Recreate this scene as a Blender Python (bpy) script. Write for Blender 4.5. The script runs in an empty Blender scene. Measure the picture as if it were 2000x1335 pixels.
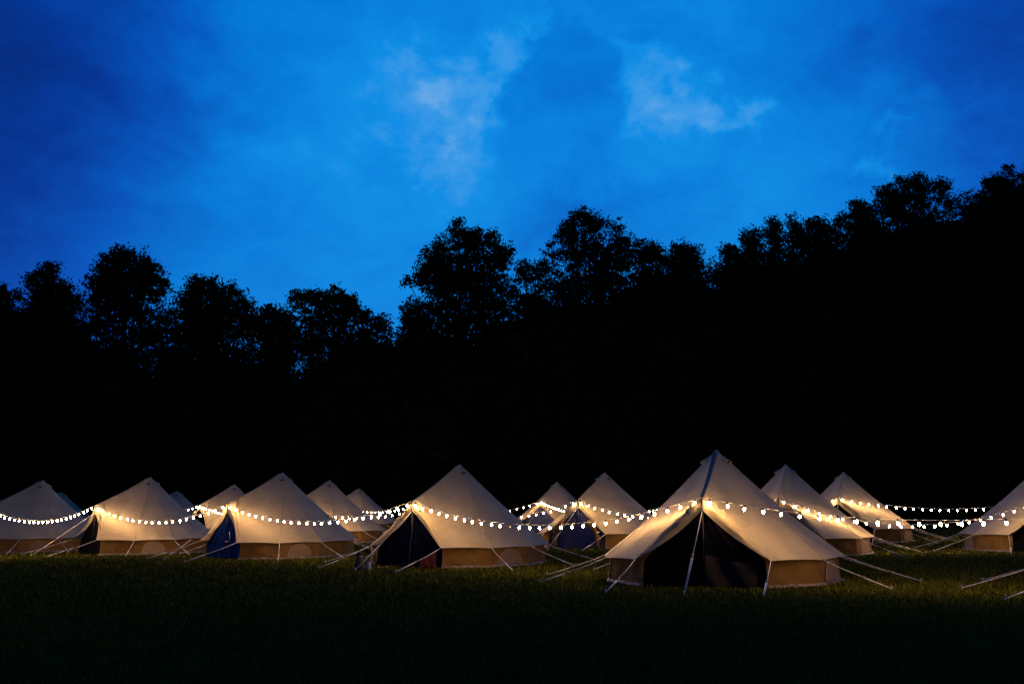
import bpy, bmesh, math, random
import numpy as np
from mathutils import Vector, Matrix

C = bpy.context.scene
COL = C.collection
R = math.radians

# ------------------------------------------------------------------ camera
CAM_H = 1.75
PITCH, ROLL = R(9.13), R(-0.63)
FPX = 1944.4                       # focal length for a 2000 px wide frame
cam_d = bpy.data.cameras.new('camera')
cam_d.lens = 35.0
cam_d.sensor_width = 36.0
cam_d.clip_start = 0.1
cam_d.clip_end = 3000
cam = bpy.data.objects.new('camera', cam_d)
CM = Matrix.Translation((0, 0, CAM_H)) @ Matrix.Rotation(math.pi / 2 + PITCH, 4, 'X') @ Matrix.Rotation(ROLL, 4, 'Z')
cam.matrix_world = CM
COL.objects.link(cam)
C.camera = cam


def ray(px, py):
    return (CM.to_3x3() @ Vector(((px - 1000) / FPX, (667.5 - py) / FPX, -1))).normalized()


def at(px, py, Y):
    """the point Y metres ahead of the camera that this direction passes through"""
    d = ray(px, py)
    return Vector((0, 0, CAM_H)) + d * (Y / d.y)


def on_ground(px, py):
    d = ray(px, py)
    return Vector((0, 0, CAM_H)) + d * (-CAM_H / d.z)


# ------------------------------------------------------------------ sky
world = bpy.data.worlds.new('World')
C.world = world
world.use_nodes = True
NT = world.node_tree
NT.nodes.clear()


class Ex:
    """tiny expression builder for shader maths"""
    def __init__(s, nt, sock):
        s.nt, s.s = nt, sock

    def op(s, o, b=None, c=None):
        n = s.nt.nodes.new('ShaderNodeMath')
        n.operation = o
        for i, v in enumerate((s, b, c)):
            if v is None:
                continue
            if isinstance(v, Ex):
                s.nt.links.new(v.s, n.inputs[i])
            else:
                n.inputs[i].default_value = v
        return Ex(s.nt, n.outputs[0])

    def __add__(s, b): return s.op('ADD', b)
    def __sub__(s, b): return s.op('SUBTRACT', b)
    def __mul__(s, b): return s.op('MULTIPLY', b)
    def __truediv__(s, b): return s.op('DIVIDE', b)


def smooth(e, a, b):
    n = e.nt.nodes.new('ShaderNodeMapRange')
    n.interpolation_type = 'SMOOTHSTEP'
    e.nt.links.new(e.s, n.inputs[0])
    n.inputs[1].default_value = a
    n.inputs[2].default_value = b
    return Ex(e.nt, n.outputs[0])


tc = NT.nodes.new('ShaderNodeTexCoord')
nrm = NT.nodes.new('ShaderNodeVectorMath'); nrm.operation = 'NORMALIZE'
NT.links.new(tc.outputs['Generated'], nrm.inputs[0])


def sky_noise(scale, detail, rough, stretch=(1, 1, 1), seed=0.0, dist=0.0):
    m = NT.nodes.new('ShaderNodeMapping')
    m.inputs['Scale'].default_value = stretch
    m.inputs['Location'].default_value = (seed, seed * 1.7, seed * .3)
    NT.links.new(nrm.outputs[0], m.inputs[0])
    n = NT.nodes.new('ShaderNodeTexNoise')
    n.inputs['Scale'].default_value = scale
    n.inputs['Detail'].default_value = detail
    n.inputs['Roughness'].default_value = rough
    n.inputs['Distortion'].default_value = dist
    NT.links.new(m.outputs[0], n.inputs['Vector'])
    return Ex(NT, n.outputs['Fac'])


sep = NT.nodes.new('ShaderNodeSeparateXYZ')
NT.links.new(nrm.outputs[0], sep.inputs[0])
DX, DY, DZ = (Ex(NT, sep.outputs[i]) for i in range(3))
az0 = DX.op('ARCTAN2', DY)
el0 = DZ.op('ARCSINE')
w1 = sky_noise(5, 5, .6, seed=3.1) - .5
w2 = sky_noise(5, 5, .6, seed=7.7) - .5
w3 = sky_noise(16, 4, .6, seed=1.3) - .5
w4 = sky_noise(16, 4, .6, seed=5.2) - .5
w5 = sky_noise(45, 4, .65, seed=2.3) - .5
w6 = sky_noise(45, 4, .65, seed=6.2) - .5
az = az0 + w1 * .16 + w3 * .10 + w5 * .035
el = el0 + w2 * .16 + w4 * .10 + w6 * .035


def blob(px, py, rx, ry, amp, rot=0, power=1.0, soft=False):
    d = ray(px, py)
    a, e = math.atan2(d.x, d.y), math.asin(d.z)
    A, E = (az0, el0) if soft else (az, el)
    u, v = A - a, E - e
    c, s = math.cos(R(rot)), math.sin(R(rot))
    uu = (u * c + v * s) * (FPX / rx)
    vv = (v * c - u * s) * (FPX / ry)
    r2 = uu * uu + vv * vv
    if power != 1.0:
        r2 = r2.op('POWER', power)
    return (r2 * -1.0).op('EXPONENT') * amp


F = (sky_noise(2.4, 6, .55, (1, 1, 1.8), seed=2.0) - .5) * .24 + .508
mott = sky_noise(11, 7, .62, (1, 1, 1.7), seed=9.0, dist=.6)
fine = sky_noise(34, 5, .6, (1, 1, 1.4), seed=4.4)
F = F + (mott - .5) * .27 + (fine - .5) * .09
for b in [
    (780, 470, 560, 330, .17, 0, 1, True), (600, 200, 420, 200, .10, 0, 1, True),
    (1500, 420, 420, 240, .12, 0, 1, True), (1330, 330, 260, 200, .06), (1150, 20, 700, 120, .12, 0, 1, True),
    (820, 230, 240, 140, .07), (1340, 200, 160, 110, .05), (500, 330, 300, 40, .05, 8), (300, 200, 260, 40, -.05, -8),
    (1170, 440, 210, 60, -.14), (800, 350, 60, 60, -.06),
    (1690, 290, 200, 70, .05), (1700, 355, 24, 18, .14), (1745, 290, 30, 14, .10), (1780, 210, 160, 40, .05),
    (40, 20, 400, 230, -.22, 0, 1, True), (-80, 480, 300, 420, -.23, 0, 1, True), (250, 330, 260, 110, -.05),
    (1990, 60, 300, 260, -.20, 0, 1, True), (2050, 420, 220, 220, -.08, 0, 1, True),
]:
    F = F + blob(*b)
# paler broken cloud, ragged where the noise cuts it
PL = blob(905, 170, 120, 130, .9, -15) + blob(985, 115, 90, 50, .8) + blob(1290, 215, 110, 80, .85, 10) \
    + blob(1385, 225, 75, 36, 1.0, 10) + blob(1235, 150, 60, 70, .6) + blob(780, 150, 120, 70, .45) + blob(870, 320, 130, 110, .5) \
    + blob(1460, 215, 60, 30, .6) + blob(1160, 80, 160, 30, .5)
PLr = smooth(PL * (mott * 1.5 + fine * .9 - .25), .02, 1.35)
# the dark cloud bank: a ragged dome standing in front of the pale breaks
DK = blob(1105, 330, 135, 200, 1.0, -6, 1.3) + blob(1155, 135, 62, 62, .8) + blob(1070, 165, 75, 50, .6)
DKm = smooth(DK + (fine - .5) * .7 + (mott - .5) * 1.3 + w5 * .5, .12, .74)
inv = DKm * -1.0 + 1.0
F = F + PLr * inv * ((mott * .7 + fine * .5) * .31) - DKm * .06
ramp = NT.nodes.new('ShaderNodeValToRGB')
NT.links.new(F.s, ramp.inputs[0])
stops = [(0.05, (0, .010, .10)), (.25, (0, .036, .30)), (.42, (0, .088, .50)), (.60, (.0, .190, .68)),
         (.75, (.003, .265, .78)), (.88, (.045, .32, .79)), (1.0, (.15, .40, .81))]
el_ = ramp.color_ramp.elements
while len(el_) < len(stops):
    el_.new(.5)
for e_, (p, c) in zip(el_, stops):
    e_.position = p
    e_.color = (*c, 1)
# afterglow side of the sky lies ahead; behind and straight down it is darker
gain = smooth(DY, -.6, .80) * .86 + .14
below = smooth(DZ, -.25, .0)
bgn = NT.nodes.new('ShaderNodeBackground')
NT.links.new(ramp.outputs[0], bgn.inputs[0])
NT.links.new((gain * below).s, bgn.inputs[1])
# a very low Nishita sky adds the last of the real twilight
sky = NT.nodes.new('ShaderNodeTexSky')
sky.sky_type = 'NISHITA'
sky.sun_disc = False
sky.sun_elevation = R(-4)
sky.sun_rotation = R(10)
bg2 = NT.nodes.new('ShaderNodeBackground')
NT.links.new(sky.outputs[0], bg2.inputs[0])
bg2.inputs[1].default_value = 0.05
addn = NT.nodes.new('ShaderNodeAddShader')
NT.links.new(bgn.outputs[0], addn.inputs[0])
NT.links.new(bg2.outputs[0], addn.inputs[1])
wo = NT.nodes.new('ShaderNodeOutputWorld')
NT.links.new(addn.outputs[0], wo.inputs[0])

C.view_settings.view_transform = 'Standard'
C.view_settings.look = 'None'
C.view_settings.exposure = 0
C.view_settings.gamma = 1
C.cycles.use_denoising = True
C.cycles.max_bounces = 6
C.cycles.diffuse_bounces = 3
C.cycles.transparent_max_bounces = 8
C.cycles.caustics_reflective = False
C.cycles.caustics_refractive = False

BULB_POWER = 265.0


# ------------------------------------------------------------------ materials
def mat(name, col, rough=.85, noise=None, bump=None, spec=.3, weave=False, trans=0):
    m = bpy.data.materials.new(name)
    m.use_nodes = True
    nt = m.node_tree
    b = nt.nodes['Principled BSDF']
    b.inputs['Roughness'].default_value = rough
    b.inputs['Specular IOR Level'].default_value = spec
    b.inputs['Base Color'].default_value = (*col, 1)
    t = nt.nodes.new('ShaderNodeTexCoord')
    if noise:
        scale, col2 = noise
        n = nt.nodes.new('ShaderNodeTexNoise')
        n.inputs['Scale'].default_value = scale
        n.inputs['Detail'].default_value = 6
        n.inputs['Roughness'].default_value = .65
        nt.links.new(t.outputs['Object'], n.inputs['Vector'])
        r = nt.nodes.new('ShaderNodeValToRGB')
        r.color_ramp.elements[0].position = .35
        r.color_ramp.elements[1].position = .65
        r.color_ramp.elements[0].color = (*col2, 1)
        r.color_ramp.elements[1].color = (*col, 1)
        nt.links.new(n.outputs['Fac'], r.inputs[0])
        nt.links.new(r.outputs[0], b.inputs['Base Color'])
    if bump:
        scale, st, dist = bump
        n = nt.nodes.new('ShaderNodeTexNoise')
        n.inputs['Scale'].default_value = scale
        n.inputs['Detail'].default_value = 5
        nt.links.new(t.outputs['Object'], n.inputs['Vector'])
        bp = nt.nodes.new('ShaderNodeBump')
        bp.inputs['Strength'].default_value = st
        bp.inputs['Distance'].default_value = dist
        nt.links.new(n.outputs['Fac'], bp.inputs['Height'])
        nt.links.new(bp.outputs[0], b.inputs['Normal'])
    if trans:
        tr = nt.nodes.new('ShaderNodeBsdfTranslucent')
        src = b.inputs['Base Color'].links[0].from_socket if b.inputs['Base Color'].links else None
        if src:
            nt.links.new(src, tr.inputs[0])
        else:
            tr.inputs[0].default_value = (*col, 1)
        mx = nt.nodes.new('ShaderNodeMixShader')
        mx.inputs[0].default_value = trans
        nt.links.new(b.outputs[0], mx.inputs[1])
        nt.links.new(tr.outputs[0], mx.inputs[2])
        nt.links.new(mx.outputs[0], nt.nodes['Material Output'].inputs[0])
    return m


M = {
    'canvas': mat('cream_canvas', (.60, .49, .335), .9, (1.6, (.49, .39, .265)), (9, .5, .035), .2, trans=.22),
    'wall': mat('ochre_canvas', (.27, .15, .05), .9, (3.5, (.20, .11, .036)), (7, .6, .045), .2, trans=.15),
    'skirt': mat('groundsheet_edge', (.36, .30, .30), .7, (8, (.16, .13, .13)), (14, .6, .03)),
    'mesh': mat('window_mesh', (.27, .19, .15), .8, (30, (.21, .145, .11))),
    'trim': mat('pale_binding', (.40, .29, .22), .8),
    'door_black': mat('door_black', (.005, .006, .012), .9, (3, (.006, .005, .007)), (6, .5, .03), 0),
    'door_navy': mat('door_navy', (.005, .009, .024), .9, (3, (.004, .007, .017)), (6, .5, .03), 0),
    'door_skylit_blue': mat('door_skylit_blue', (.010, .028, .15), .9, (3, (.007, .018, .09)), (6, .5, .03), 0),  # blue of the sky light painted into the door colour
    'door_slate': mat('door_slate', (.06, .07, .20), .9, (3, (.04, .05, .15)), (6, .5, .03), 0),  # bluer tone paints bounced light into the doorways
    'flap_brown': mat('brown_flap', (.030, .020, .021), .9, (4, (.016, .012, .013)), (6, .5, .03)),
    'ridge': mat('ridge_fold', (.11, .15, .18), .9, (6, (.08, .115, .14)), spec=.1),  # bluish tone paints sky-lit shade onto the nearest tent's ridge fold
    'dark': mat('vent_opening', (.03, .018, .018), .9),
    'rope': mat('pale_rope', (.80, .76, .78), .7, (40, (.68, .64, .66))),
    'slider': mat('slider_wood', (.25, .18, .12), .6),
    'steel': mat('peg_steel', (.3, .3, .32), .4),
    'cable': mat('pale_cable', (.62, .56, .48), .6),
    'socket': mat('socket_plastic', (.05, .05, .045), .5),
    'glass_off': mat('dull_glass', (.5, .52, .55), .15, spec=.6),
    'pole': mat('dark_pole', (.03, .03, .03), .6),
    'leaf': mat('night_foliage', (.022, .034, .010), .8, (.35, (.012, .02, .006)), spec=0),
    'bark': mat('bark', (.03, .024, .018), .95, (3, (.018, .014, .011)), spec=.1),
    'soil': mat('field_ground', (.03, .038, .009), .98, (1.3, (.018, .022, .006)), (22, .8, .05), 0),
    'red': mat('burgundy_cloth', (.07, .006, .016), .9, (9, (.035, .004, .01)), (12, .7, .03)),
    'brown': mat('brown_leather', (.075, .045, .03), .6, (9, (.04, .025, .017))),
    'black': mat('black_fabric', (.015, .015, .016), .9),
    'bottle': mat('bottle_plastic', (.38, .42, .62), .3),
    'white': mat('white_label', (.75, .75, .78), .6),
    'ink': mat('label_ink', (.05, .08, .2), .6),
    'pink': mat('pinkish_webbing', (.42, .26, .24), .8),
    'pale': mat('pale_wood', (.40, .36, .30), .7),
}

gm = bpy.data.materials.new('grass_blades')
gm.use_nodes = True
_b = gm.node_tree.nodes['Principled BSDF']
_b.inputs['Roughness'].default_value = .6
_b.inputs['Specular IOR Level'].default_value = 0
_g = gm.node_tree.nodes.new('ShaderNodeNewGeometry')
_r = gm.node_tree.nodes.new('ShaderNodeValToRGB')
_r.color_ramp.elements[0].color = (.056, .066, .008, 1)
_r.color_ramp.elements[1].color = (.24, .20, .03, 1)
_e = _r.color_ramp.elements.new(.6)
_e.color = (.105, .112, .014, 1)
gm.node_tree.links.new(_g.outputs['Random Per Island'], _r.inputs[0])
gm.node_tree.links.new(_r.outputs[0], _b.inputs['Base Color'])
M['grass'] = gm

bm_ = bpy.data.materials.new('lit_bulb')
bm_.use_nodes = True
nt = bm_.node_tree
nt.nodes.clear()
em = nt.nodes.new('ShaderNodeEmission')
em.inputs[0].default_value = (1, .60, .27, 1)
em.inputs[1].default_value = BULB_POWER
oo = nt.nodes.new('ShaderNodeOutputMaterial')
nt.links.new(em.outputs[0], oo.inputs[0])
M['bulb'] = bm_


# ------------------------------------------------------------------ mesh helpers
class MB:
    def __init__(s):
        s.v, s.f = [], []

    def grid(s, fn, nu, nv, flip=False):
        o = len(s.v)
        for j in range(nv + 1):
            for i in range(nu + 1):
                s.v.append(tuple(fn(i / nu, j / nv)))
        for j in range(nv):
            for i in range(nu):
                a = o + j * (nu + 1) + i
                q = (a, a + 1, a + nu + 2, a + nu + 1)
                s.f.append(q[::-1] if flip else q)
        return s

    def tube(s, pts, rad, n=6, cap=True):
        pts = [Vector(p) for p in pts]
        if not isinstance(rad, (list, tuple)):
            rad = [rad] * len(pts)
        o = len(s.v)
        for k, p in enumerate(pts):
            d = (pts[min(k + 1, len(pts) - 1)] - pts[max(k - 1, 0)])
            d = d.normalized() if d.length > 1e-9 else Vector((0, 0, 1))
            a = d.cross(Vector((0, 0, 1)) if abs(d.z) < .9 else Vector((1, 0, 0))).normalized()
            b = d.cross(a)
            for i in range(n):
                t = 2 * math.pi * i / n
                s.v.append(tuple(p + (a * math.cos(t) + b * math.sin(t)) * rad[k]))
        for k in range(len(pts) - 1):
            for i in range(n):
                q = o + k * n
                s.f.append((q + i, q + (i + 1) % n, q + n + (i + 1) % n, q + n + i))
        if cap:
            s.f.append(tuple(o + i for i in range(n))[::-1])
            q = o + (len(pts) - 1) * n
            s.f.append(tuple(q + i for i in range(n)))
        return s

    def lathe(s, prof, n=10, c=(0, 0, 0)):
        o = len(s.v)
        for r, z in prof:
            for i in range(n):
                t = 2 * math.pi * i / n
                s.v.append((c[0] + r * math.cos(t), c[1] + r * math.sin(t), c[2] + z))
        for k in range(len(prof) - 1):
            for i in range(n):
                q = o + k * n
                s.f.append((q + i, q + (i + 1) % n, q + n + (i + 1) % n, q + n + i))
        s.f.append(tuple(o + i for i in range(n))[::-1])
        q = o + (len(prof) - 1) * n
        s.f.append(tuple(q + i for i in range(n)))
        return s

    def mesh(s, name, m, smooth=True):
        me = bpy.data.meshes.new(name)
        me.from_pydata(s.v, [], s.f)
        me.materials.append(m)
        if smooth:
            me.polygons.foreach_set('use_smooth', [True] * len(me.polygons))
        me.update()
        return me


def link(name, me, parent=None, loc=None):
    o = bpy.data.objects.new(name, me)
    COL.objects.link(o)
    if parent is not None:
        o.parent = parent
    if loc is not None:
        o.location = loc
    return o


def tag(o, label=None, cat=None, group=None, kind=None):
    for k, v in (('label', label), ('category', cat), ('group', group), ('kind', kind)):
        if v:
            o[k] = v
    return o


def thing(name, loc, label, cat, group=None, rz=0):
    o = bpy.data.objects.new(name, None)
    COL.objects.link(o)
    o.location = loc
    o.rotation_euler.z = rz
    o.empty_display_size = .3
    return tag(o, label, cat, group)


def quads_mesh(name, V, m, k=4):
    """fast mesh of loose k-gons from an (n*k, 3) array"""
    me = bpy.data.meshes.new(name)
    n = len(V) // k
    me.vertices.add(len(V))
    me.vertices.foreach_set('co', V.astype(np.float32).ravel())
    me.loops.add(n * k)
    me.loops.foreach_set('vertex_index', np.arange(n * k, dtype=np.int32))
    me.polygons.add(n)
    me.polygons.foreach_set('loop_start', np.arange(0, n * k, k, dtype=np.int32))
    me.polygons.foreach_set('loop_total', np.full(n, k, dtype=np.int32))
    me.materials.append(m)
    me.update(calc_edges=True)
    return me


# ------------------------------------------------------------------ ground
def S(t):
    t = min(1, max(0, t))
    return t * t * (3 - 2 * t)


def G(x, y):
    hill = S((y - 69) / 42) * (2 + 16 * S((x + 10) / 60))
    return hill + .35 * S((y - 68) / 15) * math.sin(x * .11) * math.cos(y * .07)


def ground():
    xs = [-1500, -700, -300, -160] + list(np.linspace(-110, 110, 56)) + [160, 300, 700, 1500]
    ys = [-200, -60, -10] + list(np.linspace(0, 130, 53)) + [180, 300, 700, 1600, 2500]
    b = MB()
    for y in ys:
        for x in xs:
            b.v.append((x, y, G(x, y)))
    n = len(xs)
    for j in range(len(ys) - 1):
        for i in range(n - 1):
            a = j * n + i
            b.f.append((a, a + 1, a + n + 1, a + n))
    tag(link('ground', b.mesh('ground', M['soil'])), kind='structure')


ground()

# ------------------------------------------------------------------ bell tents
RE, ZE, RW = 2.67, .52, 2.50       # eave radius and height, wall radius
RP, ZP = 2.05, 1.78                # door pole: distance from centre, height
RPEG = 4.15


def pol(a, r, z=0):
    """a degrees from the door direction (local -Y), positive towards the viewer's left"""
    return Vector((-math.sin(R(a)) * r, -math.cos(R(a)) * r, z))


EAVE = [30, 60, 90, 120, 150, 180, 210, 240, 270, 300, 330]


def eave_pt(a):
    r = RE * (1.03 if a in (30, 330) else 1.0)
    return pol(a, r, ZE + (.03 if a in (30, 330) else 0))


def make_roof(H, seed):
    rg = random.Random(seed)
    apex = Vector((0, 0, H))
    b = MB()
    sag = .085 + .02 * rg.random()
    for i in range(len(EAVE) - 1):
        e0, e1 = eave_pt(EAVE[i]), eave_pt(EAVE[i + 1])
        ph, am = rg.random() * 6, .010 + .008 * rg.random()
        bel = .02 + .03 * rg.random()

        def fn(u, v, e0=e0, e1=e1, ph=ph, am=am, bel=bel):
            e = e0.lerp(e1, u)
            p = apex.lerp(e, v)
            k = math.sin(math.pi * v)
            p.z -= sag * k
            n = Vector((e.x, e.y, 0)).normalized()
            p += n * (bel * 1.6 * math.sin(math.pi * u) * v * (1 - v ** 4))
            p += n * (am * math.sin(u * 11 + ph + v * 3) * v * math.sin(math.pi * u) * (v ** 2))
            p.z += .035 * math.sin(math.pi * u) * max(0, v - .8) * 5 * .5
            d = min(u, 1 - u)
            p += n * (.020 * math.sin(d * 52 + ph) * math.exp(-d * 7) * min(1, d * 12) * max(0, v - .5) / .5)
            return p
        b.grid(fn, 24, 24)
    # stitched seams running from peak to eave
    for a in EAVE[1:-1]:
        e = eave_pt(a)
        pts = []
        for k in range(13):
            v = .05 + .95 * k / 12
            p = apex.lerp(e, v)
            p.z -= sag * math.sin(math.pi * v) - .004
            pts.append(p + Vector((e.x, e.y, 0)).normalized() * .004)
        b.tube(pts, .009, 4, cap=False)
    # the two long panels that rise over the door frame
    A = Vector((0, -RP, ZP))
    for sgn, a in ((1, 30), (-1, 330)):
        e = eave_pt(a)
        ph = rg.random() * 2
        f1, f2 = 2.4 + rg.random(), 1.0 + .4 * rg.random()

        def ridge(v):
            if v < .93:
                p = apex.lerp(A, v / .93)
                p.z -= .05 * math.sin(math.pi * v / .93)
            else:
                t = (v - .93) / .07
                p = A + Vector((0, -.01, -.24 * t))
            p.x += -sgn * .018
            return p

        def fn(u, v, e=e, sgn=sgn, ph=ph, f1=f1, f2=f2):
            q = apex.lerp(e, v)
            q.z -= sag * math.sin(math.pi * v)
            p = ridge(v).lerp(q, u)
            k = math.sin(math.pi * u)
            n = (e - apex).cross(A - apex).normalized() * sgn
            if n.y > 0:
                n = -n
            # hollow of the panel, lower edge pulled up in a bow
            p -= n * (.05 * k * v)
            up = (apex - p)
            if up.length > .01:
                p += up.normalized() * (.13 * k * max(0, v - .7) / .3 * v)
            # folds that run from the pole down to the corner and tighten there
            w = (1 - v) * (1.2 + 2.2 * u)
            fold = math.exp(-(w / .42) ** 2) * math.sin(math.pi * min(1, u * 1.05)) ** .7
            sn = math.sin(w * 15 * f1 / 2.4 + ph)
            p += n * (.062 * f2 * (1 - 2 * abs(sn) ** .7) * fold)
            p += n * (.012 * math.sin(w * 34 + ph * 2 + u * 3) * fold)
            return p
        b.grid(fn, 26, 44, flip=(sgn < 0))
    return b


def fix_up(b):
    return b


def make_wall(seed):
    rg = random.Random(seed)
    b = MB()
    for i in range(len(EAVE) - 1):
        a0, a1 = EAVE[i], EAVE[i + 1]
        p0, p1 = pol(a0, RW), pol(a1, RW)
        ph, fr, dg = rg.random() * 6, 5 + 5 * rg.random(), rg.uniform(-5, 5)

        def fn(u, v, p0=p0, p1=p1, ph=ph, fr=fr, dg=dg):
            p = p0.lerp(p1, u)
            n = p.normalized()
            k = math.sin(math.pi * u) ** .6 * math.sin(math.pi * min(1, v * .9 + .1))
            d = .022 * math.sin(u * fr + v * dg + ph) + .012 * math.sin(u * fr * 2.7 - v * 6 + ph)
            r = n * (d * k + .05 * v)
            return Vector((p.x + r.x, p.y + r.y, (ZE + .045) * (1 - v)))
        b.grid(fn, 16, 8)
    return b


def make_skirt(seed):
    rg = random.Random(seed)
    b = MB()
    n = 120
    hs = [.035 + .035 * rg.random() for _ in range(n + 1)]

    def fn(u, v):
        a = 30 + 300 * u
        k = (a % 30) / 30
        rr = RW * math.cos(R(15)) / math.cos(R((k - .5) * 30)) + .085
        i = int(u * n)
        return pol(a, rr + .05 * v, .012 + hs[i] * (1 - v))
    b.grid(fn, n, 1)
    return b


def door_plane(u, z, inset=0.0):
    """u -1 (viewer's left) .. 1, z height"""
    half_b = RW * math.sin(R(30)) - .01
    yb = -RW * math.cos(R(30)) - .02
    yt = -RP + .10
    t = z / (ZP - .12)
    half = half_b * (1 if z < ZE else max(0, 1 - (z - ZE) / (ZP - .10 - ZE)) ** .92)
    return Vector((-(-u) * half if False else u * half, yb + (yt - yb) * t + inset, z))


def make_door(side, seed):
    rg = random.Random(seed)
    ph, f = rg.random() * 6, 7 + 4 * rg.random()

    def fn(u, v):
        z = .02 + (ZP - .16) * v
        x = side * (.004 + .996 * u)
        p = door_plane(x, z)
        p.y += .030 * math.sin(u * f + ph + v * 2.2) * (1 - v) * math.sin(math.pi * min(1, u + .08)) + .008 * math.sin(u * 23 + v * 8)
        return p
    return MB().grid(fn, 18, 16, flip=side < 0)


def half_disc(a, r, grow=0, ring=0, z0=.09):
    """a half-round window in the wall sector centred on angle a"""
    c = pol(a, RW * math.cos(R(15)))
    n = c.normalized()
    t = Vector((-n.y, n.x, 0))
    b = MB()
    off = .045 + grow
    if not ring:
        def fn(u, v):
            th = math.pi * u
            rr = r * v
            x, z = -math.cos(th) * rr, math.sin(th) * rr * 1.0
            return c + t * x + n * (off + .02 * math.sin(x * 25) * (1 - v) * .4 + .035 * (1 - (z0 + z) / ZE)) + Vector((0, 0, z0 + z))
        b.grid(fn, 18, 4)
    else:
        pts = []
        for k in range(19):
            th = math.pi * k / 18
            x, z = -math.cos(th) * r, math.sin(th) * r * 1.0
            pts.append(c + t * x + n * (off + .035 * (1 - (z0 + z) / ZE)) + Vector((0, 0, z0 + z)))
        pts.append(pts[0])
        b.tube(pts, ring, 5, cap=False)
    return b


def make_vent(a, H):
    """small hooded vent near the peak: hood and its dark mouth"""
    slope = Vector((0, 0, 0))
    ap = Vector((0, 0, H))
    e = pol(a, RE, ZE)
    d = (e - ap).normalized()
    rad = pol(a, 1)
    t = Vector((-rad.y, rad.x, 0))
    n = t.cross(d)
    if n.z < 0:
        n = -n
    s0, s1 = .20, .44

    def base(s_):
        return ap + d * s_ - Vector((0, 0, .01 + .05 * s_))

    def fn(u, v):
        s_ = s0 + (s1 - s0) * v
        w = .02 + .065 * v
        h = .012 + .075 * v
        th = math.pi * u
        return base(s_) + t * (-math.cos(th) * w) + n * (math.sin(th) * h)
    hood = MB().grid(fn, 10, 6)

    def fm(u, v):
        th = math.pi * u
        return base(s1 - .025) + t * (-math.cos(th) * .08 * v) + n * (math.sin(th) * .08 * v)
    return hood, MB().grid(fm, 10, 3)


def rope_geo(p, q, lower=.42):
    """upper single rope, doubled lower run with a slider at the join"""
    p, q = Vector(p), Vector(q)
    m = p.lerp(q, 1 - lower)
    m.z -= .015
    b = MB()
    b.tube([p, p.lerp(m, .5) - Vector((0, 0, .012)), m], .0068, 5)
    d = (q - p).normalized()
    sd = d.cross(Vector((0, 0, 1))).normalized() * .016
    b.tube([m + sd, q + sd * .4], .0068, 5)
    b.tube([m - sd, q - sd * .4], .0068, 5)
    sl = MB().tube([m - d * .05, m + d * .05], .024, 6)
    pg = MB().tube([q + Vector((0, 0, .05)) - d * .02, q + Vector((0, 0, -.12)) - d * .06], .010, 6)
    pg.tube([q + Vector((0, 0, .045)) - d * .04, q + Vector((0, 0, .045)) + d * .03], .008, 5)
    return b, sl, pg


ROPES = []
for a in EAVE:
    p = eave_pt(a) + Vector((0, 0, -.005))
    if a in (30, 330):
        s_ = 1 if a == 30 else -1
        q = p + Vector((-.10 * s_ - .05, -1.75, 0))
        q.z = 0.03
    else:
        q = pol(a, RPEG, .03)
    ROPES.append(rope_geo(p, q))
ROPES.append(rope_geo((0, -RP - .03, ZP - .27), (0, -RP - 2.15, .03), .45))
ROPE_ME = [(r.mesh('guy_rope', M['rope']), s_.mesh('slider', M['slider']), g.mesh('peg', M['steel'])) for r, s_, g in ROPES]

pole_me = MB().tube([(0, -RP, 0), (0, -RP, ZP + .05)], .016, 8).mesh('door_pole', M['pole'])
wall_cache = {}
WIN = []
for a in (75, 285, 165):
    WIN.append((half_disc(a, .38).mesh('window', M['mesh']), half_disc(a, .385, .004, .013).mesh('zip_trim', M['trim'])))

TENTS = {}


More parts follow.
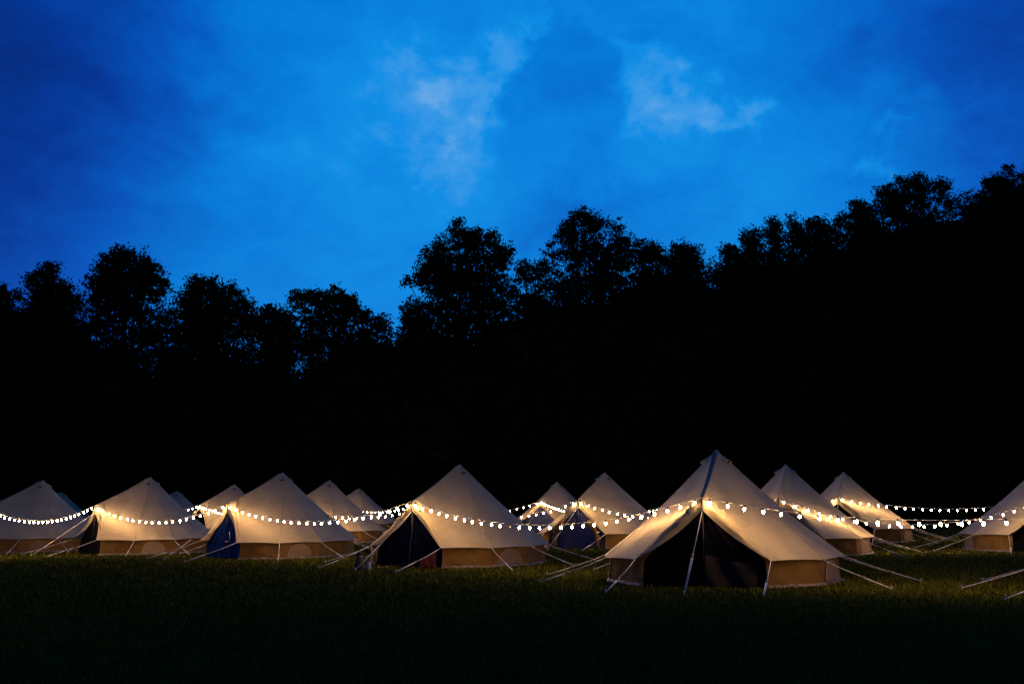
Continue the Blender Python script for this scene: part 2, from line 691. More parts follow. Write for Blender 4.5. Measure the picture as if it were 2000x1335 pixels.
def make_tent(key, px, py, s, theta, label, door='door_black', detail=2, pos=None, H=None, ridge='canvas'):
    if pos is None:
        Y = 1985.0 / s
        ap = at(px, py, Y)
        H = ap.z
        loc = Vector((ap.x, ap.y, 0))
    else:
        loc = Vector(pos)
    gz = G(loc.x, loc.y)
    loc.z = gz
    H -= gz
    seed = int(px * 7 + s * 13) % 9999
    t = thing('bell_tent', loc, label, 'tent', 'cream bell tents pitched in rows on the field', rz=-R(theta))
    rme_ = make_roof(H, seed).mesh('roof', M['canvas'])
    bb = bmesh.new()
    bb.from_mesh(rme_)
    bmesh.ops.remove_doubles(bb, verts=bb.verts, dist=.002)
    bb.to_mesh(rme_)
    bb.free()
    roof = link('roof', rme_, t)
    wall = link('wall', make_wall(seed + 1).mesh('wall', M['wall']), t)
    link('groundsheet_skirt', make_skirt(seed + 2).mesh('groundsheet_skirt', M['skirt']), t)
    for sd in (-1, 1):
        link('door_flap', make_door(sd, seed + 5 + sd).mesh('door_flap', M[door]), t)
    link('door_pole', pole_me, t)
    cap = MB().lathe([(.105, -.16), (.075, -.085), (.034, -.018), (.018, -.004), (.004, .0)], 10, (0, 0, H))
    link('peak_cap', cap.mesh('peak_cap', M['canvas']), t)
    # raised fold along the ridge between peak and door pole
    ap, A = Vector((0, 0, H)), Vector((0, -RP, ZP))
    n = Vector((0, -(H - ZP), RP)).normalized()

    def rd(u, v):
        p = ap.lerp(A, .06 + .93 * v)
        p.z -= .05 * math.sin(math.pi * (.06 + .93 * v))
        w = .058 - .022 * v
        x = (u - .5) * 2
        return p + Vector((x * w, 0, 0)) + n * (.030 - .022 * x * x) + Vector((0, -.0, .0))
    link('ridge_fold', MB().grid(rd, 4, 14).mesh('ridge_fold', M[ridge]), roof)
    for a in (66, -60, 180):
        h, mth = make_vent(a, H)
        ho = link('vent_hood', h.mesh('vent_hood', M['canvas']), roof)
        link('vent_opening', mth.mesh('vent_opening', M['dark']), t)
    for i, (wme, zme) in enumerate(WIN):
        w = link('window', wme, wall)
        if detail > 1:
            link('window_zip', zme, t)
    for rme, sme, pme in ROPE_ME:
        r = link('guy_rope', rme, t)
        if detail > 0:
            link('slider', sme, r)
            link('peg', pme, r)
    if detail > 1:
        zp = MB().tube([door_plane(0, z) + Vector((0, -.012, 0)) for z in (.03, .4, .8, 1.2, 1.55)], .008, 5)
        link('door_zip', zp.mesh('door_zip', M['door_slate' if door != 'door_black' else 'flap_brown']), t)
    TENTS[key] = dict(obj=t, loc=loc, th=theta, H=H)
    return t


def world_pt(key, p):
    T = TENTS[key]
    return Matrix.Translation(T['loc']) @ Matrix.Rotation(-R(T['th']), 4, 'Z') @ Vector(p)


def hook(key):
    return world_pt(key, (0, -RP - .03, ZP + .02))


make_tent('A1', 84, 937, 47, 50, 'unlit dim bell tent at the left end of the front row', detail=1)
make_tent('A2', 294, 931, 50.4, 50, 'bell tent second from the left with bulbs draped level across its dim roof', 'door_black')
make_tent('A3', 552, 922, 56, 48, 'bell tent with a bright blue sky-tinted door facing left and half-round window', 'door_skylit_blue')
make_tent('A4', 898, 906, 66, 38, 'bell tent with dark door, bags and a burgundy cloth beside its entrance', 'door_navy')
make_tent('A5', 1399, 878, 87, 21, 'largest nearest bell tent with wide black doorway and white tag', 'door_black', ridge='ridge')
make_tent('A6', 2200, 860, 100, 20, 'near bell tent outside the frame whose guy ropes reach in at right', detail=1,
          pos=(12.45, 18.2, 0), H=2.9)
make_tent('B0', 292, 950, 33, 48, 'bell tent hidden behind the second tent from the left', detail=0)
make_tent('B1', 458, 945, 36, 44, 'small bell tent half hidden behind the blue-doored tent on its left side', detail=1)
make_tent('B2', 644, 937, 41.6, 44, 'bell tent peeking out to the right behind the blue-doored tent', detail=1)
make_tent('B3', 905, 934, 44, 36, 'bell tent hidden behind the tent with the dark door and bags', detail=0)
make_tent('B4', 1181, 922, 49.6, 36, 'bell tent with slate blue doorway and tied back curtains in the middle gap', 'door_slate')
make_tent('B5', 1534, 906, 59.3, 23, 'bell tent directly behind the right shoulder of the largest tent', detail=1)
make_tent('B6', 2030, 910, 58.5, 20, 'bell tent cut by the right edge of the frame', detail=1)
make_tent('C1', 120, 960, 30.5, 50, 'tiny distant tent peak behind the leftmost tent', detail=0)
make_tent('C2', 347, 958, 30.5, 50, 'tiny distant tent peak to the right of the second tent', detail=0)
make_tent('C3', 702, 953, 31, 45, 'smallest lit tent in the far row left of the dark-doored tent', detail=0)
make_tent('C3b', 875, 946, 34, 40, 'far row bell tent hidden behind the tent with bags at its door', detail=0)
make_tent('C4', 1088, 940, 34.5, 30, 'small far bell tent with slate blue doorway left of the middle tent', 'door_slate', detail=1)
make_tent('C5', 1359, 923, 47, 24, 'bell tent hidden behind the largest tent except its vent', detail=0)
make_tent('C6', 1647, 921, 47, 26, 'bell tent at the far right of the back row with glowing door peak', detail=1)
make_tent('C7', 2075, 925, 46, 20, 'back row bell tent hidden behind the tent at the right edge', detail=0)

# near tent extras: brown inner flap, white tag
T5 = TENTS['A5']['obj']


def flap(u, v):
    z = .03 + .62 * v * (1 - .35 * u)
    p = door_plane(.04 + .82 * u, z)
    p.y -= .05 + .03 * math.sin(u * 9 + v * 3)
    return p


f_ = link('door_flap', MB().grid(flap, 20, 8).mesh('door_flap', M['flap_brown']), T5)
f_['label'] = 'brown inner flap hanging loose in the right half of the doorway'


def tent_edge(key, side, u, lift=0):
    """approximate point on the lower edge of the long door panel"""
    e = eave_pt(30 if side > 0 else 330)
    p = Vector((0, -RP - .01, ZP - .24)).lerp(e, u)
    p.z += .09 * math.sin(math.pi * u)
    return p


tp = tent_edge('A5', 1, .13)
tgm = MB().grid(lambda u, v: tp + Vector((-.045 - .085 * u - .03 * v, -.035, .02 + .10 * v - .055 * u)), 2, 2)
tg_ = link('tag', tgm.mesh('tag', M['white']), T5)
mk = MB().grid(lambda u, v: tp + Vector((-.085 - .03 * u - .012 * v, -.038, .035 + .045 * v - .02 * u)), 1, 1)
link('tag_mark', mk.mesh('tag_mark', M['ink']), tg_)

# tied back curtains of the middle tent
for key in ('B4',):
    t = TENTS[key]['obj']
    for sd in (-1, 1):
        b = MB()
        pts, rr = [], []
        for k in range(9):
            v = k / 8
            z = 1.05 - .95 * v
            x = sd * (.55 + .42 * math.sin(v * math.pi * .62))
            pts.append((x, -RW * math.cos(R(30)) - .07, z))
            rr.append(.05 + .07 * abs(math.sin(v * math.pi * 2.1)) * (1 - .3 * v) + (.05 if k == 8 else 0))
        b.tube(pts, rr, 10)
        o = link('tied_curtain', b.mesh('tied_curtain', M['wall']), t)
        link('curtain_tie', MB().tube([(sd * .93, -2.30, .60), (sd * 1.02, -2.19, .62)], .02, 6).mesh('curtain_tie', M['rope']), o)
# loose cord at the blue door
b = MB().tube([(.62, -2.25, .88), (.70, -2.27, .72), (.68, -2.28, .60), (.56, -2.30, .56), (.42, -2.28, .57)], .011, 5)
link('tie_cord', b.mesh('tie_cord', M['rope']), TENTS['A3']['obj'])


# ------------------------------------------------------------------ strings of bulbs
def bulb_prof(r):
    return [(.010, 0), (r * .6, -.014), (r * .95, -.032), (r, -.046), (r * .8, -.064), (r * .4, -.074), (.004, -.077)]


BR = .024
bulb_me = MB().lathe(bulb_prof(BR), 8).mesh('bulb', M['bulb'])
dead_me = MB().lathe(bulb_prof(BR), 8).mesh('bulb', M['glass_off'])
sock_me = MB().lathe([(.012, .04), (.018, .034), (.026, .002), (.024, -.012), (.010, -.013)], 8).mesh('socket', M['socket'])


def string(p, q, sag, label, spacing=.36, dead=(), sockets=True, first=.5):
    p, q = Vector(p), Vector(q)
    L = (q - p).length
    t = thing('string_light', p, label, 'string light', 'strings of warm bulbs hung between the tent poles')

    def pt(u):
        r = p.lerp(q, u)
        r.z -= sag * 4 * u * (1 - u)
        return r
    N = 40
    b = MB().tube([pt(i / N) - p for i in range(N + 1)], .0068, 5)
    link('cable', b.mesh('cable', M['cable']), t)
    n = max(3, int(L / spacing))
    rg = random.Random(int(L * 1000))
    for k in range(n):
        u = (k + first) / n
        c = pt(u) - p - Vector((0, 0, .035))
        o = link('bulb', dead_me if k in dead else bulb_me, t, c)
        o.rotation_euler = (rg.uniform(-.3, .3), rg.uniform(-.3, .3), rg.uniform(0, 6))
        if k in dead:
            o['label'] = 'unlit bulb'
        if sockets:
            link('socket', sock_me, o)
    return t


# left end runs to an added unseen post, so the end tent stays dim
post = Vector((-17.6, 33.2, 0))
t = thing('added_string_post', post, 'added unseen slim post outside the left edge that carries a string of bulbs', 'post')
link('shaft', MB().tube([(0, 0, -.2), (0, 0, 1.85)], .03, 8).mesh('shaft', M['pole']), t)
link('hook', MB().tube([(0, 0, 1.80), (.06, .04, 1.82), (.07, .05, 1.79)], .008, 5).mesh('hook', M['steel']), t)
string(post + Vector((.07, .05, 1.80)), hook('A2'), .50, 'string of bulbs dipping across the dim tent at the left edge', spacing=.21)
string(hook('A2'), hook('A3'), .56, 'string of bulbs from the second tent to the blue-doored tent')
string(hook('A3'), hook('A4'), .56, 'string of bulbs across the roof of the blue-doored tent')
string(hook('A4'), hook('A5'), .60, 'string of bulbs from the dark-doored tent to the largest tent, one bulb unlit', dead=(11,))
string(hook('A5'), hook('A6'), .46, 'nearest string of bulbs running right from the peak of the largest doorway')
string(hook('B0'), hook('B1'), .5, 'far string of bulbs arriving from the left at the small half hidden tent')
string(hook('B1'), hook('B2'), .5, 'string of bulbs leaving the small half hidden tent to the right')
string(hook('B2'), hook('B3'), .62, 'middle row string of bulbs over the tents left of the dark-doored tent')
string(hook('B3'), hook('B4'), .62, 'lower string of bulbs rising to the middle tent with blue doorway')
string(hook('B4'), hook('B5'), .62, 'string of bulbs across the roof of the middle tent to the right')
string(hook('B5'), hook('B6'), .88, 'lowest dipping string of bulbs over the open grass at right')
string(hook('C3'), hook('C3b'), .50, 'farthest string of bulbs beyond the smallest lit tent')
string(hook('C3b'), hook('C4'), .60, 'upper far string of bulbs rising to the small far tent')
string(hook('C4'), hook('C5'), .72, 'far string of bulbs between the small far tent and the largest tent')
string(hook('C5'), hook('C6'), .62, 'short lit string ending at the glowing peak of the far right tent')
string(hook('C6'), hook('C7'), .50, 'upper string of bulbs against the black wood at right')

# ------------------------------------------------------------------ small things at the dark-doored tent
# brown bag
p = on_ground(702, 1112)
t = thing('bag', p, 'brown slouchy bag standing on the grass left of the dark door', 'bag', rz=.4)
t.location.z = 0


def bagf(u, v):
    a = 2 * math.pi * u
    w = 1 - .25 * v + .12 * math.sin(v * 5)
    return Vector((math.cos(a) * .14 * w * (1 + .1 * math.sin(a * 3)), math.sin(a) * .09 * w, .005 + .34 * v + .03 * math.sin(a * 2) * v))


b = MB().grid(bagf, 20, 8)
b.v.append((0, 0, .32)); c_ = len(b.v) - 1
for i in range(20):
    b.f.append((8 * 21 + i, 8 * 21 + i + 1, c_))
link('body', b.mesh('body', M['brown']), t)
for y in (-.07, .07):
    link('handle', MB().tube([(-.08, y, .33), (-.06, y, .45), (.06, y, .45), (.08, y, .33)], .012, 6).mesh('handle', M['brown']), t)
# bottle
p = on_ground(720, 1113)
t = thing('bottle', (p.x, p.y, 0), 'pale blue plastic bottle by the front guy rope of the dark-doored tent', 'bottle')
link('body', MB().lathe([(.05, .0), (.062, .02), (.062, .17), (.05, .20), (.024, .225), (.02, .24)], 12).mesh('body', M['bottle']), t)
link('cap', MB().lathe([(.026, .24), (.026, .265), (.012, .285)], 10).mesh('cap', M['socket']), t)
# knobbed rod near the door
p, q = on_ground(739, 1110), on_ground(757, 1109)
t = thing('rod', (p.x, p.y, 0), 'short pale rod with knobbed ends lying before the dark door', 'rod')
dv = Vector((q.x - p.x, q.y - p.y, 0))
link('shaft', MB().tube([Vector((0, 0, .03)), dv + Vector((0, 0, .03))], .012, 8).mesh('shaft', M['pale']), t)
for e in (Vector((0, 0, 0)), dv):
    link('knob', MB().lathe([(.006, .0), (.026, .012), (.032, .03), (.026, .05), (.006, .06)], 8, e).mesh('knob', M['pale']), t)
# burgundy cloth hung on the right door corner
ca = world_pt('A4', eave_pt(330))
rdir = (world_pt('A4', ROPES[10][0].v[0]) - ca)
cpt = world_pt('A4', eave_pt(330) + Vector((-.02, -.10, -.05)))
cq = world_pt('A4', eave_pt(330) + Vector((-.0, -.75, -.28)))
t_ = cq - cpt


def cloth(u, v):
    a = cpt.lerp(cq, u) - cpt
    drop = (.42 - .16 * u + .05 * math.sin(u * 7)) * v
    off = Vector((t_.y, -t_.x, 0)).normalized() * (.03 * math.sin(u * 14 + v * 2) * (.3 + v) + .02)
    return a + off + Vector((0, 0, -drop + .012))


o = link('cloth', MB().grid(cloth, 18, 10).mesh('cloth', M['red']), None, cpt)
tag(o, 'burgundy cloth hung over the guy rope at the right door corner', 'cloth')
# black bundle and pinkish strap by the left door corner
lp = world_pt('A4', eave_pt(30) + Vector((-.10, -.25, -.10)))
b = MB().lathe([(.02, .0), (.10, -.04), (.13, -.14), (.12, -.24), (.05, -.31)], 10)
b.v = [(x * (1 + .2 * math.sin(z * 30)), y * .7, z) for x, y, z in b.v]
o = link('bundle', b.mesh('bundle', M['black']), None, lp)
tag(o, 'black bundle hanging from the guy rope at the left door corner', 'bundle')
sp = world_pt('A4', eave_pt(30) + Vector((.12, -.03, -.0)))
b = MB().tube([(0, 0, -.02), (.03, 0, -.2), (.0, 0, -.38), (.03, 0, ZE * -1 + .06)], [.022, .03, .022, .035], 6)
o = link('strap', b.mesh('strap', M['pink']), None, sp)
tag(o, 'pinkish strap hanging beside the left edge of the dark door', 'strap')


# ------------------------------------------------------------------ trees
SOL = [(-400, 690), (0, 685), (150, 715), (215, 768), (300, 785), (450, 765), (560, 785), (680, 770), (740, 725), (860, 735), (960, 715), (1000, 665), (1080, 650), (1200, 650),
       (1290, 615), (1400, 605), (1480, 610), (1560, 590), (1640, 535), (1750, 508), (1850, 468), (1950, 440), (2050, 435), (2400, 400)]


def sol(px):
    for (a, b_), (c, d) in zip(SOL, SOL[1:]):
        if a <= px <= c:
            return b_ + (d - b_) * (px - a) / (c - a)
    return 600


def leaves_in(rng, clusters, size, per):
    n = len(clusters) * per
    cen = np.repeat(clusters[:, :3], per, axis=0)
    rad = np.repeat(clusters[:, 3:4], per, axis=0)
    cen = cen + np.clip(rng.normal(size=(n, 3)), -1.7, 1.7) * rad * np.array([.42, .42, .30])
    a = rng.normal(size=(n, 3)); a[:, 2] *= .7
    a /= np.linalg.norm(a, axis=1, keepdims=True)
    r2 = rng.normal(size=(n, 3))
    b = np.cross(a, r2); b /= np.linalg.norm(b, axis=1, keepdims=True) + 1e-9
    L = (size * rng.uniform(.55, 1.25, (n, 1)))
    W = L * rng.uniform(.38, .6, (n, 1))
    V = np.empty((n, 4, 3))
    V[:, 0] = cen - a * L * .5
    V[:, 1] = cen + b * W * .5 - a * L * .05
    V[:, 2] = cen + a * L * .5
    V[:, 3] = cen - b * W * .5 - a * L * .05
    return V.reshape(-1, 3)


def tree_geo(lobes, height, seed, size=.34, dens=1.0, crown_low=None, twin=False):
    """lobes: (x, y, z, rx, ry, rz, density) relative to the foot"""
    rng = np.random.default_rng(seed)
    rg = random.Random(seed)
    cl = []
    tw = MB()
    zlow = min(l[2] for l in lobes)
    cx = sum(l[0] * l[3] for l in lobes) / sum(l[3] for l in lobes)
    fork = Vector((cx * .5, 0, max(1.5, zlow * .72)))
    r0 = .0085 * height + .05
    top = Vector((cx, 0, max(l[2] for l in lobes)))
    mid = fork.lerp(top, .45) + Vector((rg.uniform(-.4, .4), 0, 0))
    tw.tube([(0, 0, -.6), (0, 0, .4), fork * .5 + Vector((rg.uniform(-.2, .2), 0, 0)), fork, mid, top],
            [r0 * 1.35, r0, r0 * .85, r0 * .72, r0 * .45, r0 * .12], 7)
    if twin:
        o = Vector((.75, .3, 0))
        tw.tube([o * .3 + Vector((0, 0, -.5)), fork * .5 + o, fork + o * 1.4, mid + o * 2, top + o * 3 - Vector((0, 0, 1.5))],
                [r0, r0 * .75, r0 * .6, r0 * .4, r0 * .1], 6)
    for (x, y, z, rx, ry, rz, d) in lobes:
        c = Vector((x, y, z))
        k = rg.uniform(.0, .75)
        st = fork.lerp(top, k * min(1, max(0, (z - fork.z) / max(1, top.z - fork.z))))
        w = st.lerp(c, .5) + Vector((0, 0, -.25))
        tw.tube([st, w, c], [r0 * .32, r0 * .22, r0 * .12], 5)
        n = int(math.pi * rx * rz * 8.5 * d * dens)
        dirs = rng.normal(size=(n, 3)); dirs /= np.linalg.norm(dirs, axis=1, keepdims=True)
        rr = .35 + .65 * rng.uniform(0, 1, (n, 1)) ** .55
        spike = rng.uniform(0, 1, (n, 1)) < .12
        rr = np.where(spike, rr * 1.08, rr)
        pos = np.array(c) + dirs * rr * np.array([rx, ry, rz])
        pos[:, 2] = np.maximum(pos[:, 2], .5)
        cr = rng.uniform(.30, .85, (n, 1))
        cl.append(np.hstack([pos, cr]))
        for q in range(0, n, 4):
            e = Vector(pos[q])
            m_ = c.lerp(e, .5) + Vector((rg.uniform(-.2, .2), rg.uniform(-.2, .2), rg.uniform(-.1, .3)))
            tw.tube([c, m_, e], [.045, .03, .012], 3, cap=False)
    cl = np.vstack(cl)
    return leaves_in(rng, cl, size, 21), tw


def photo_tree(foot_px, Y, lobes_px, label, seed, name='leafy_tree', dens=1.0, size=.31, twin=False, infill=False):
    x0 = at(foot_px, 900, Y).x
    gz = G(x0, Y)
    lobes = []
    for l in lobes_px:
        px, py, rx, ry = l[:4]
        d = l[4] if len(l) > 4 else 1.0
        c = at(px, py, Y)
        m = Y / FPX * 1.0
        dy = random.Random(seed * 31 + px).uniform(-1.2, 1.2)
        lobes.append((c.x - x0, dy, c.z - gz, rx * m * 1.1, (rx + ry) * .5 * m * 1.1, ry * m * 1.08, d))
        if d == 1.0 and rx > 15:
            lobes.append((c.x - x0, dy, c.z - gz, rx * m * .72, (rx + ry) * .4 * m, ry * m * .72, 1.3))
    # thinner lower boughs below the drawn crown, down towards the closed wood
    rgl = random.Random(seed)
    x0p, x1p = min(l[0] - l[2] for l in lobes_px), max(l[0] + l[2] for l in lobes_px)
    low = max(l[1] for l in lobes_px)
    for yy in range(int(low - 20), int(sol((x0p + x1p) / 2)) + 10, 26):
        for q in range(3):
            c = at(rgl.uniform(x0p + 14, x1p - 14), yy + rgl.uniform(-10, 10), Y)
            m = Y / FPX
            lobes.append((c.x - x0, rgl.uniform(-2, 2), c.z - gz, rgl.uniform(20, 38) * m, 1.4, rgl.uniform(12, 22) * m, .55))
    h = max(l[2] + l[5] for l in lobes)
    V, tw = tree_geo(lobes, h, seed, size, dens, twin=twin)
    t = thing(name, (x0, Y, gz), label, 'tree', 'infill trees of the dark skyline' if infill else 'trees of the dark wood behind the tents')
    link('trunk', tw.mesh('trunk', M['bark']), t)
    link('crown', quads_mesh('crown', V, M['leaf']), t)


random.seed(4)
photo_tree(0, 84, [(5, 585, 24, 34), (-25, 600, 40, 45), (15, 630, 40, 40), (-40, 660, 50, 50), (0, 690, 50, 40)],
           'tree at the left edge whose crown is the lowest there', 1)
photo_tree(92, 86, [(105, 533, 20, 20), (72, 545, 22, 24), (90, 560, 40, 34), (62, 605, 34, 40), (120, 600, 40, 40), (90, 650, 65, 50), (45, 580, 12, 12), (130, 560, 12, 14)],
           'square-topped tree left of the tall rounded tree', 2)
photo_tree(243, 82, [(245, 510, 30, 24), (213, 520, 26, 24), (275, 522, 28, 26), (240, 500, 14, 20), (268, 495, 12, 16), (195, 550, 34, 34), (300, 555, 34, 38), (245, 560, 60, 40),
                     (240, 600, 60, 34, .9), (180, 590, 24, 24, .7), (195, 635, 38, 34, .5), (295, 615, 34, 34, .6), (240, 660, 30, 30, .4), (310, 665, 36, 30, .3)],
           'tall rounded tree standing out on the left with sky between its branches', 3, dens=1.0)
photo_tree(400, 80, [(365, 570, 26, 28), (398, 562, 22, 22), (415, 560, 18, 20), (450, 585, 34, 32), (475, 600, 18, 30), (395, 610, 60, 46), (455, 635, 40, 40), (385, 660, 60, 45),
                     (470, 690, 50, 36, .5), (400, 710, 70, 40)],
           'broad dense tree with two small tips next to the tall rounded tree', 4)
photo_tree(520, 80, [(500, 625, 24, 20), (540, 618, 34, 22), (520, 650, 50, 34), (560, 640, 30, 30), (520, 700, 55, 40, .7)],
           'low flat-topped tree in the dip left of the wide domed tree', 5)
photo_tree(645, 80, [(592, 592, 22, 22), (625, 590, 26, 20), (660, 583, 24, 20), (682, 600, 20, 28), (640, 615, 56, 34), (690, 630, 24, 30, .8), (600, 650, 40, 32, .6), (655, 660, 50, 30, .6), (640, 700, 45, 24, .35)],
           'wide domed tree above the bell tent peeking right of the blue door', 6)
photo_tree(735, 82, [(715, 617, 18, 20), (740, 632, 22, 20), (725, 650, 34, 26, .9), (755, 655, 12, 22, .8), (700, 680, 40, 22, .4), (730, 690, 34, 22, .5)],
           'small pointed tree at the right foot of the wide domed tree', 7)
photo_tree(850, 78, [(795, 615, 14, 16), (820, 618, 28, 24), (800, 650, 28, 28, .9), (840, 650, 34, 28, .8), (820, 685, 46, 22, .6), (865, 670, 30, 28, .5)],
           'small spreading tree under the left arm of the great oak-like tree', 8)
photo_tree(905, 82, [(898, 452, 22, 20), (928, 460, 20, 20), (870, 470, 26, 20, .8), (850, 500, 36, 32), (960, 475, 18, 20), (975, 500, 24, 30), (995, 500, 12, 18, .8), (915, 490, 48, 34),
                     (830, 540, 26, 24), (802, 556, 18, 16, .9), (880, 545, 60, 40), (950, 545, 44, 38), (900, 595, 66, 32, .8), (860, 600, 30, 26, .6), (955, 600, 40, 40, .9), (905, 645, 46, 34, .55), (950, 660, 44, 36, .5)],
           'great spreading tree with a leaning crown left of centre', 9, dens=.95)
photo_tree(1035, 86, [(1022, 530, 18, 18), (1054, 524, 18, 18), (1035, 555, 34, 26, .8), (1075, 550, 18, 26, .7), (1020, 585, 30, 24, .5), (1050, 600, 46, 22)],
           'low tree filling the gap between the two great trees', 10)
photo_tree(1168, 84, [(1132, 428, 24, 18), (1112, 450, 24, 22), (1150, 445, 24, 24), (1172, 430, 12, 12), (1196, 448, 24, 20, .8), (1215, 475, 20, 26), (1228, 500, 14, 20), (1096, 480, 26, 26, .9), (1076, 505, 16, 22, .8),
                      (1140, 490, 44, 34), (1190, 505, 40, 34), (1110, 525, 34, 24, .7), (1150, 545, 40, 26, .6), (1215, 550, 34, 36, .8), (1130, 580, 40, 20, .35), (1190, 585, 40, 20, .4), (1090, 560, 26, 18, .5)],
           'tallest central tree with twin trunks seen against the sky', 11, dens=.9, twin=True)
photo_tree(1262, 88, [(1246, 478, 14, 20), (1275, 490, 18, 20), (1258, 510, 30, 28), (1295, 505, 18, 18), (1270, 550, 44, 34), (1300, 570, 34, 22, .7)],
           'slim tree against the right side of the twin-trunked tree', 12)
photo_tree(1335, 88, [(1325, 490, 22, 18), (1352, 495, 20, 18), (1330, 520, 40, 26), (1365, 525, 18, 22, .8), (1340, 555, 44, 20, .6), (1375, 545, 16, 16, .7)],
           'flat-topped tree between the slim tree and the notch of sky', 13)
photo_tree(1425, 90, [(1428, 490, 18, 20), (1412, 512, 22, 20, .8), (1440, 510, 26, 26), (1400, 535, 18, 20, .7), (1430, 560, 46, 40)],
           'feathery tree just right of the notch of sky', 14)
photo_tree(1468, 92, [(1466, 455, 13, 18), (1478, 470, 16, 26), (1462, 485, 18, 30), (1475, 520, 28, 40), (1470, 570, 30, 40)],
           'narrow columnar tree left of the twin columns', 15, 'columnar_tree', size=.3)
photo_tree(1512, 92, [(1512, 436, 14, 20), (1507, 460, 18, 30), (1520, 470, 14, 34), (1512, 520, 20, 44), (1505, 575, 20, 34, .6)],
           'columnar tree with the highest pointed tip of its three', 16, 'columnar_tree', size=.3)
photo_tree(1547, 93, [(1545, 437, 13, 20), (1550, 462, 18, 30), (1560, 480, 14, 30), (1545, 520, 20, 44), (1555, 575, 26, 34)],
           'right-hand columnar tree beside the level-topped tree', 17, 'columnar_tree', size=.3)
photo_tree(1600, 95, [(1585, 435, 16, 14), (1612, 437, 16, 16), (1595, 460, 34, 26), (1625, 465, 22, 28), (1600, 510, 40, 40, .8)],
           'level-topped tree right of the three columnar trees', 18)
photo_tree(1665, 97, [(1642, 428, 14, 14), (1672, 410, 18, 18), (1700, 412, 24, 16), (1665, 445, 36, 30), (1705, 445, 36, 28), (1680, 490, 50, 36)],
           'tree stepping up the slope left of the broad hilltop tree', 19)
photo_tree(1785, 100, [(1762, 352, 14, 12), (1785, 358, 20, 16), (1736, 370, 18, 16), (1765, 380, 30, 26), (1800, 378, 24, 24), (1832, 368, 18, 18), (1845, 388, 22, 20, .9), (1860, 402, 16, 14, .8), (1740, 400, 34, 28),
                       (1790, 415, 50, 32, .9), (1840, 420, 34, 20, .7), (1760, 450, 60, 28, .8)],
           'broad ragged tree high on the slope at right', 20)
photo_tree(1960, 102, [(1962, 335, 13, 15), (1950, 352, 20, 18), (1972, 358, 22, 22), (1930, 370, 18, 18), (1995, 355, 18, 20), (1940, 400, 44, 34), (1905, 398, 24, 20, .8), (1890, 410, 20, 14, .8), (1985, 395, 40, 36), (2030, 370, 40, 36)],
           'highest tree on the slope cut by the right edge', 21)

OUT = [(-300, 560), (0, 560), (50, 560), (90, 522), (160, 560), (240, 500), (320, 560), (400, 560), (480, 600), (540, 612), (600, 582), (690, 588), (765, 640), (800, 600),
       (850, 500), (900, 452), (980, 480), (1022, 535), (1070, 500), (1130, 425), (1200, 435), (1250, 480), (1350, 490), (1388, 540), (1430, 485), (1480, 445), (1550, 425),
       (1650, 425), (1750, 352), (1850, 375), (1900, 388), (1960, 335), (2000, 340), (2400, 320)]


def interp(tab, px):
    for (a, b_), (c, d) in zip(tab, tab[1:]):
        if a <= px <= c:
            return b_ + (d - b_) * (px - a) / (c - a)
    return tab[-1][1]


rgm = random.Random(321)
px = -60
k = 0
while px < 2080:
    y0 = interp(OUT, px) + rgm.uniform(38, 75)
    y1 = interp(SOL, px) + 10
    if y1 - y0 > 25:
        lobes = []
        yy = y0 + 14
        while yy < y1:
            w = 16 + min(22, (yy - y0) * .5)
            for q in range(2):
                lobes.append((px + rgm.uniform(-26, 26), yy + rgm.uniform(-8, 8), rgm.uniform(.7, 1.1) * w, rgm.uniform(12, 20), rgm.choice((.7, .5, .3))))
            yy += 22
        photo_tree(px, 98 + rgm.uniform(-3, 3) + max(0, px - 1200) * .006, lobes,
                   'slight black tree filling the gaps behind the taller crowns of the skyline', 700 + k, dens=.9, infill=True)
    px += rgm.uniform(42, 66)
    k += 1

# prototypes for the closed wood below the outline
protos = []
for k in range(4):
    rg = random.Random(100 + k)
    lobes = []
    for q in range(11):
        zz = rg.uniform(1.4, 8.6)
        w = 2.6 * math.sin(math.pi * min(1, (zz + 1.2) / 11)) + .3
        a = rg.uniform(0, 6.28)
        lobes.append((math.cos(a) * w * .75, math.sin(a) * w * .6, zz, rg.uniform(1.1, 1.9), rg.uniform(1.1, 1.8), rg.uniform(.9, 1.5), 1))
    lobes.append((0, 0, 5, 2.4, 2.2, 4.2, 1))
    V, tw = tree_geo(lobes, 10, 500 + k, .40, .95)
    protos.append((quads_mesh('crown', V, M['leaf']), tw.mesh('trunk', M['bark'])))

rg = random.Random(77)
for Y, st in ((77, 74), (84, 70), (91, 70), (98, 74), (106, 80)):
    px = -260 + rg.uniform(0, 40)
    while px < 2330:
        P = at(px, sol(px) - 14 + rg.uniform(-46, 30), Y + rg.uniform(-2, 2))
        g = G(P.x, P.y)
        h = P.z - g
        if h > 3:
            h = min(h, 17.5) * (1 if Y > 80 else rg.uniform(.75, 1))
            c_, t2 = protos[rg.randrange(4)]
            t = thing('leafy_tree', (P.x, P.y, g), 'low black tree merged into the closed dark mass of wood below the skyline', 'tree',
                      'undistinguishable trees of the closed dark wood', rz=rg.uniform(0, 6.28))
            sc = h / 9.0
            t.scale = (max(sc, .8) * 1.05, max(sc, .8) * 1.05, sc)
            link('trunk', t2, t)
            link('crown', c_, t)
        px += st * rg.uniform(.8, 1.2)

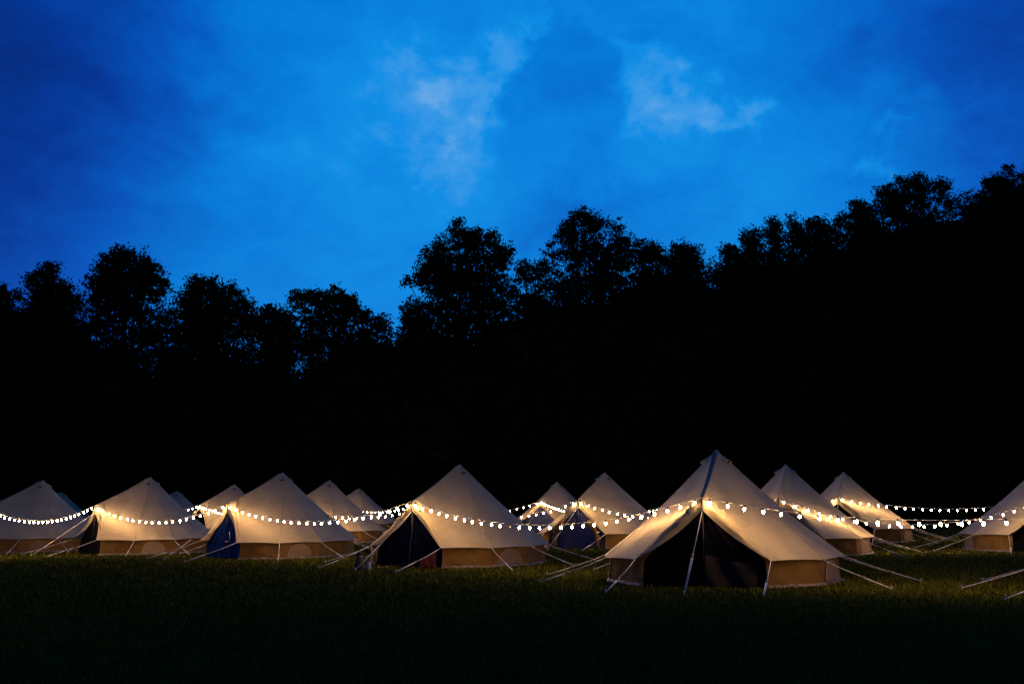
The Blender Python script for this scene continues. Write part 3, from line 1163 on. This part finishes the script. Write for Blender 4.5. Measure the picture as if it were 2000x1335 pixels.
# undergrowth along the foot of the wood
rng = np.random.default_rng(5)
n = 5200
xs = rng.uniform(-62, 75, n)
ys = rng.uniform(71, 76, n)
zs = np.array([G(a, b_) for a, b_ in zip(xs, ys)]) + rng.uniform(0, 2.6, n) * rng.uniform(.3, 1, n)
V = leaves_in(rng, np.stack([xs, ys, zs, rng.uniform(.3, .6, n)], 1), .42, 14)
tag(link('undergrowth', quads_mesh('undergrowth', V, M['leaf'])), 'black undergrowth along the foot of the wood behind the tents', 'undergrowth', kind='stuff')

# ------------------------------------------------------------------ grass
rng = np.random.default_rng(11)
n = 390000
u = rng.uniform(0, 1, n)
Ymin, Ymax = 9.0, 66.0
Yb = 1 / (1 / Ymin + u * (1 / Ymax - 1 / Ymin))
Xb = rng.uniform(-.72, .72, n) * (Yb + 1.5)
keep = np.ones(n, bool)
for T in TENTS.values():
    dx, dy = Xb - T['loc'].x, Yb - T['loc'].y
    keep &= (dx * dx + dy * dy) > 2.46 ** 2
Xb, Yb = Xb[keep], Yb[keep]
n = len(Xb)
tuft = np.sin(Xb * 1.9 + np.sin(Yb * 1.3) * 2) * np.cos(Yb * 2.3 + np.sin(Xb * 1.1) * 2)
h = (rng.uniform(.03, .075, n) * (1 + .35 * tuft) * np.clip(.7 + Yb / 45, .8, 1.7))
w = rng.uniform(.004, .009, n) * np.clip(Yb / 12, 1, 3.2)
a = rng.uniform(0, 2 * np.pi, n)
ln = rng.normal(size=(n, 2)) * (h * .45)[:, None]
V = np.zeros((n, 3, 3))
Zb = np.array([G(x, y) if y > 66 else 0. for x, y in zip(Xb, Yb)])
V[:, 0] = np.stack([Xb - np.cos(a) * w, Yb - np.sin(a) * w, Zb - .004], 1)
V[:, 1] = np.stack([Xb + np.cos(a) * w, Yb + np.sin(a) * w, Zb - .004], 1)
V[:, 2] = np.stack([Xb + ln[:, 0], Yb + ln[:, 1], Zb + h], 1)
tag(link('grass', quads_mesh('grass', V.reshape(-1, 3), M['grass'], 3)), 'short mown grass of the field', 'grass', kind='stuff')
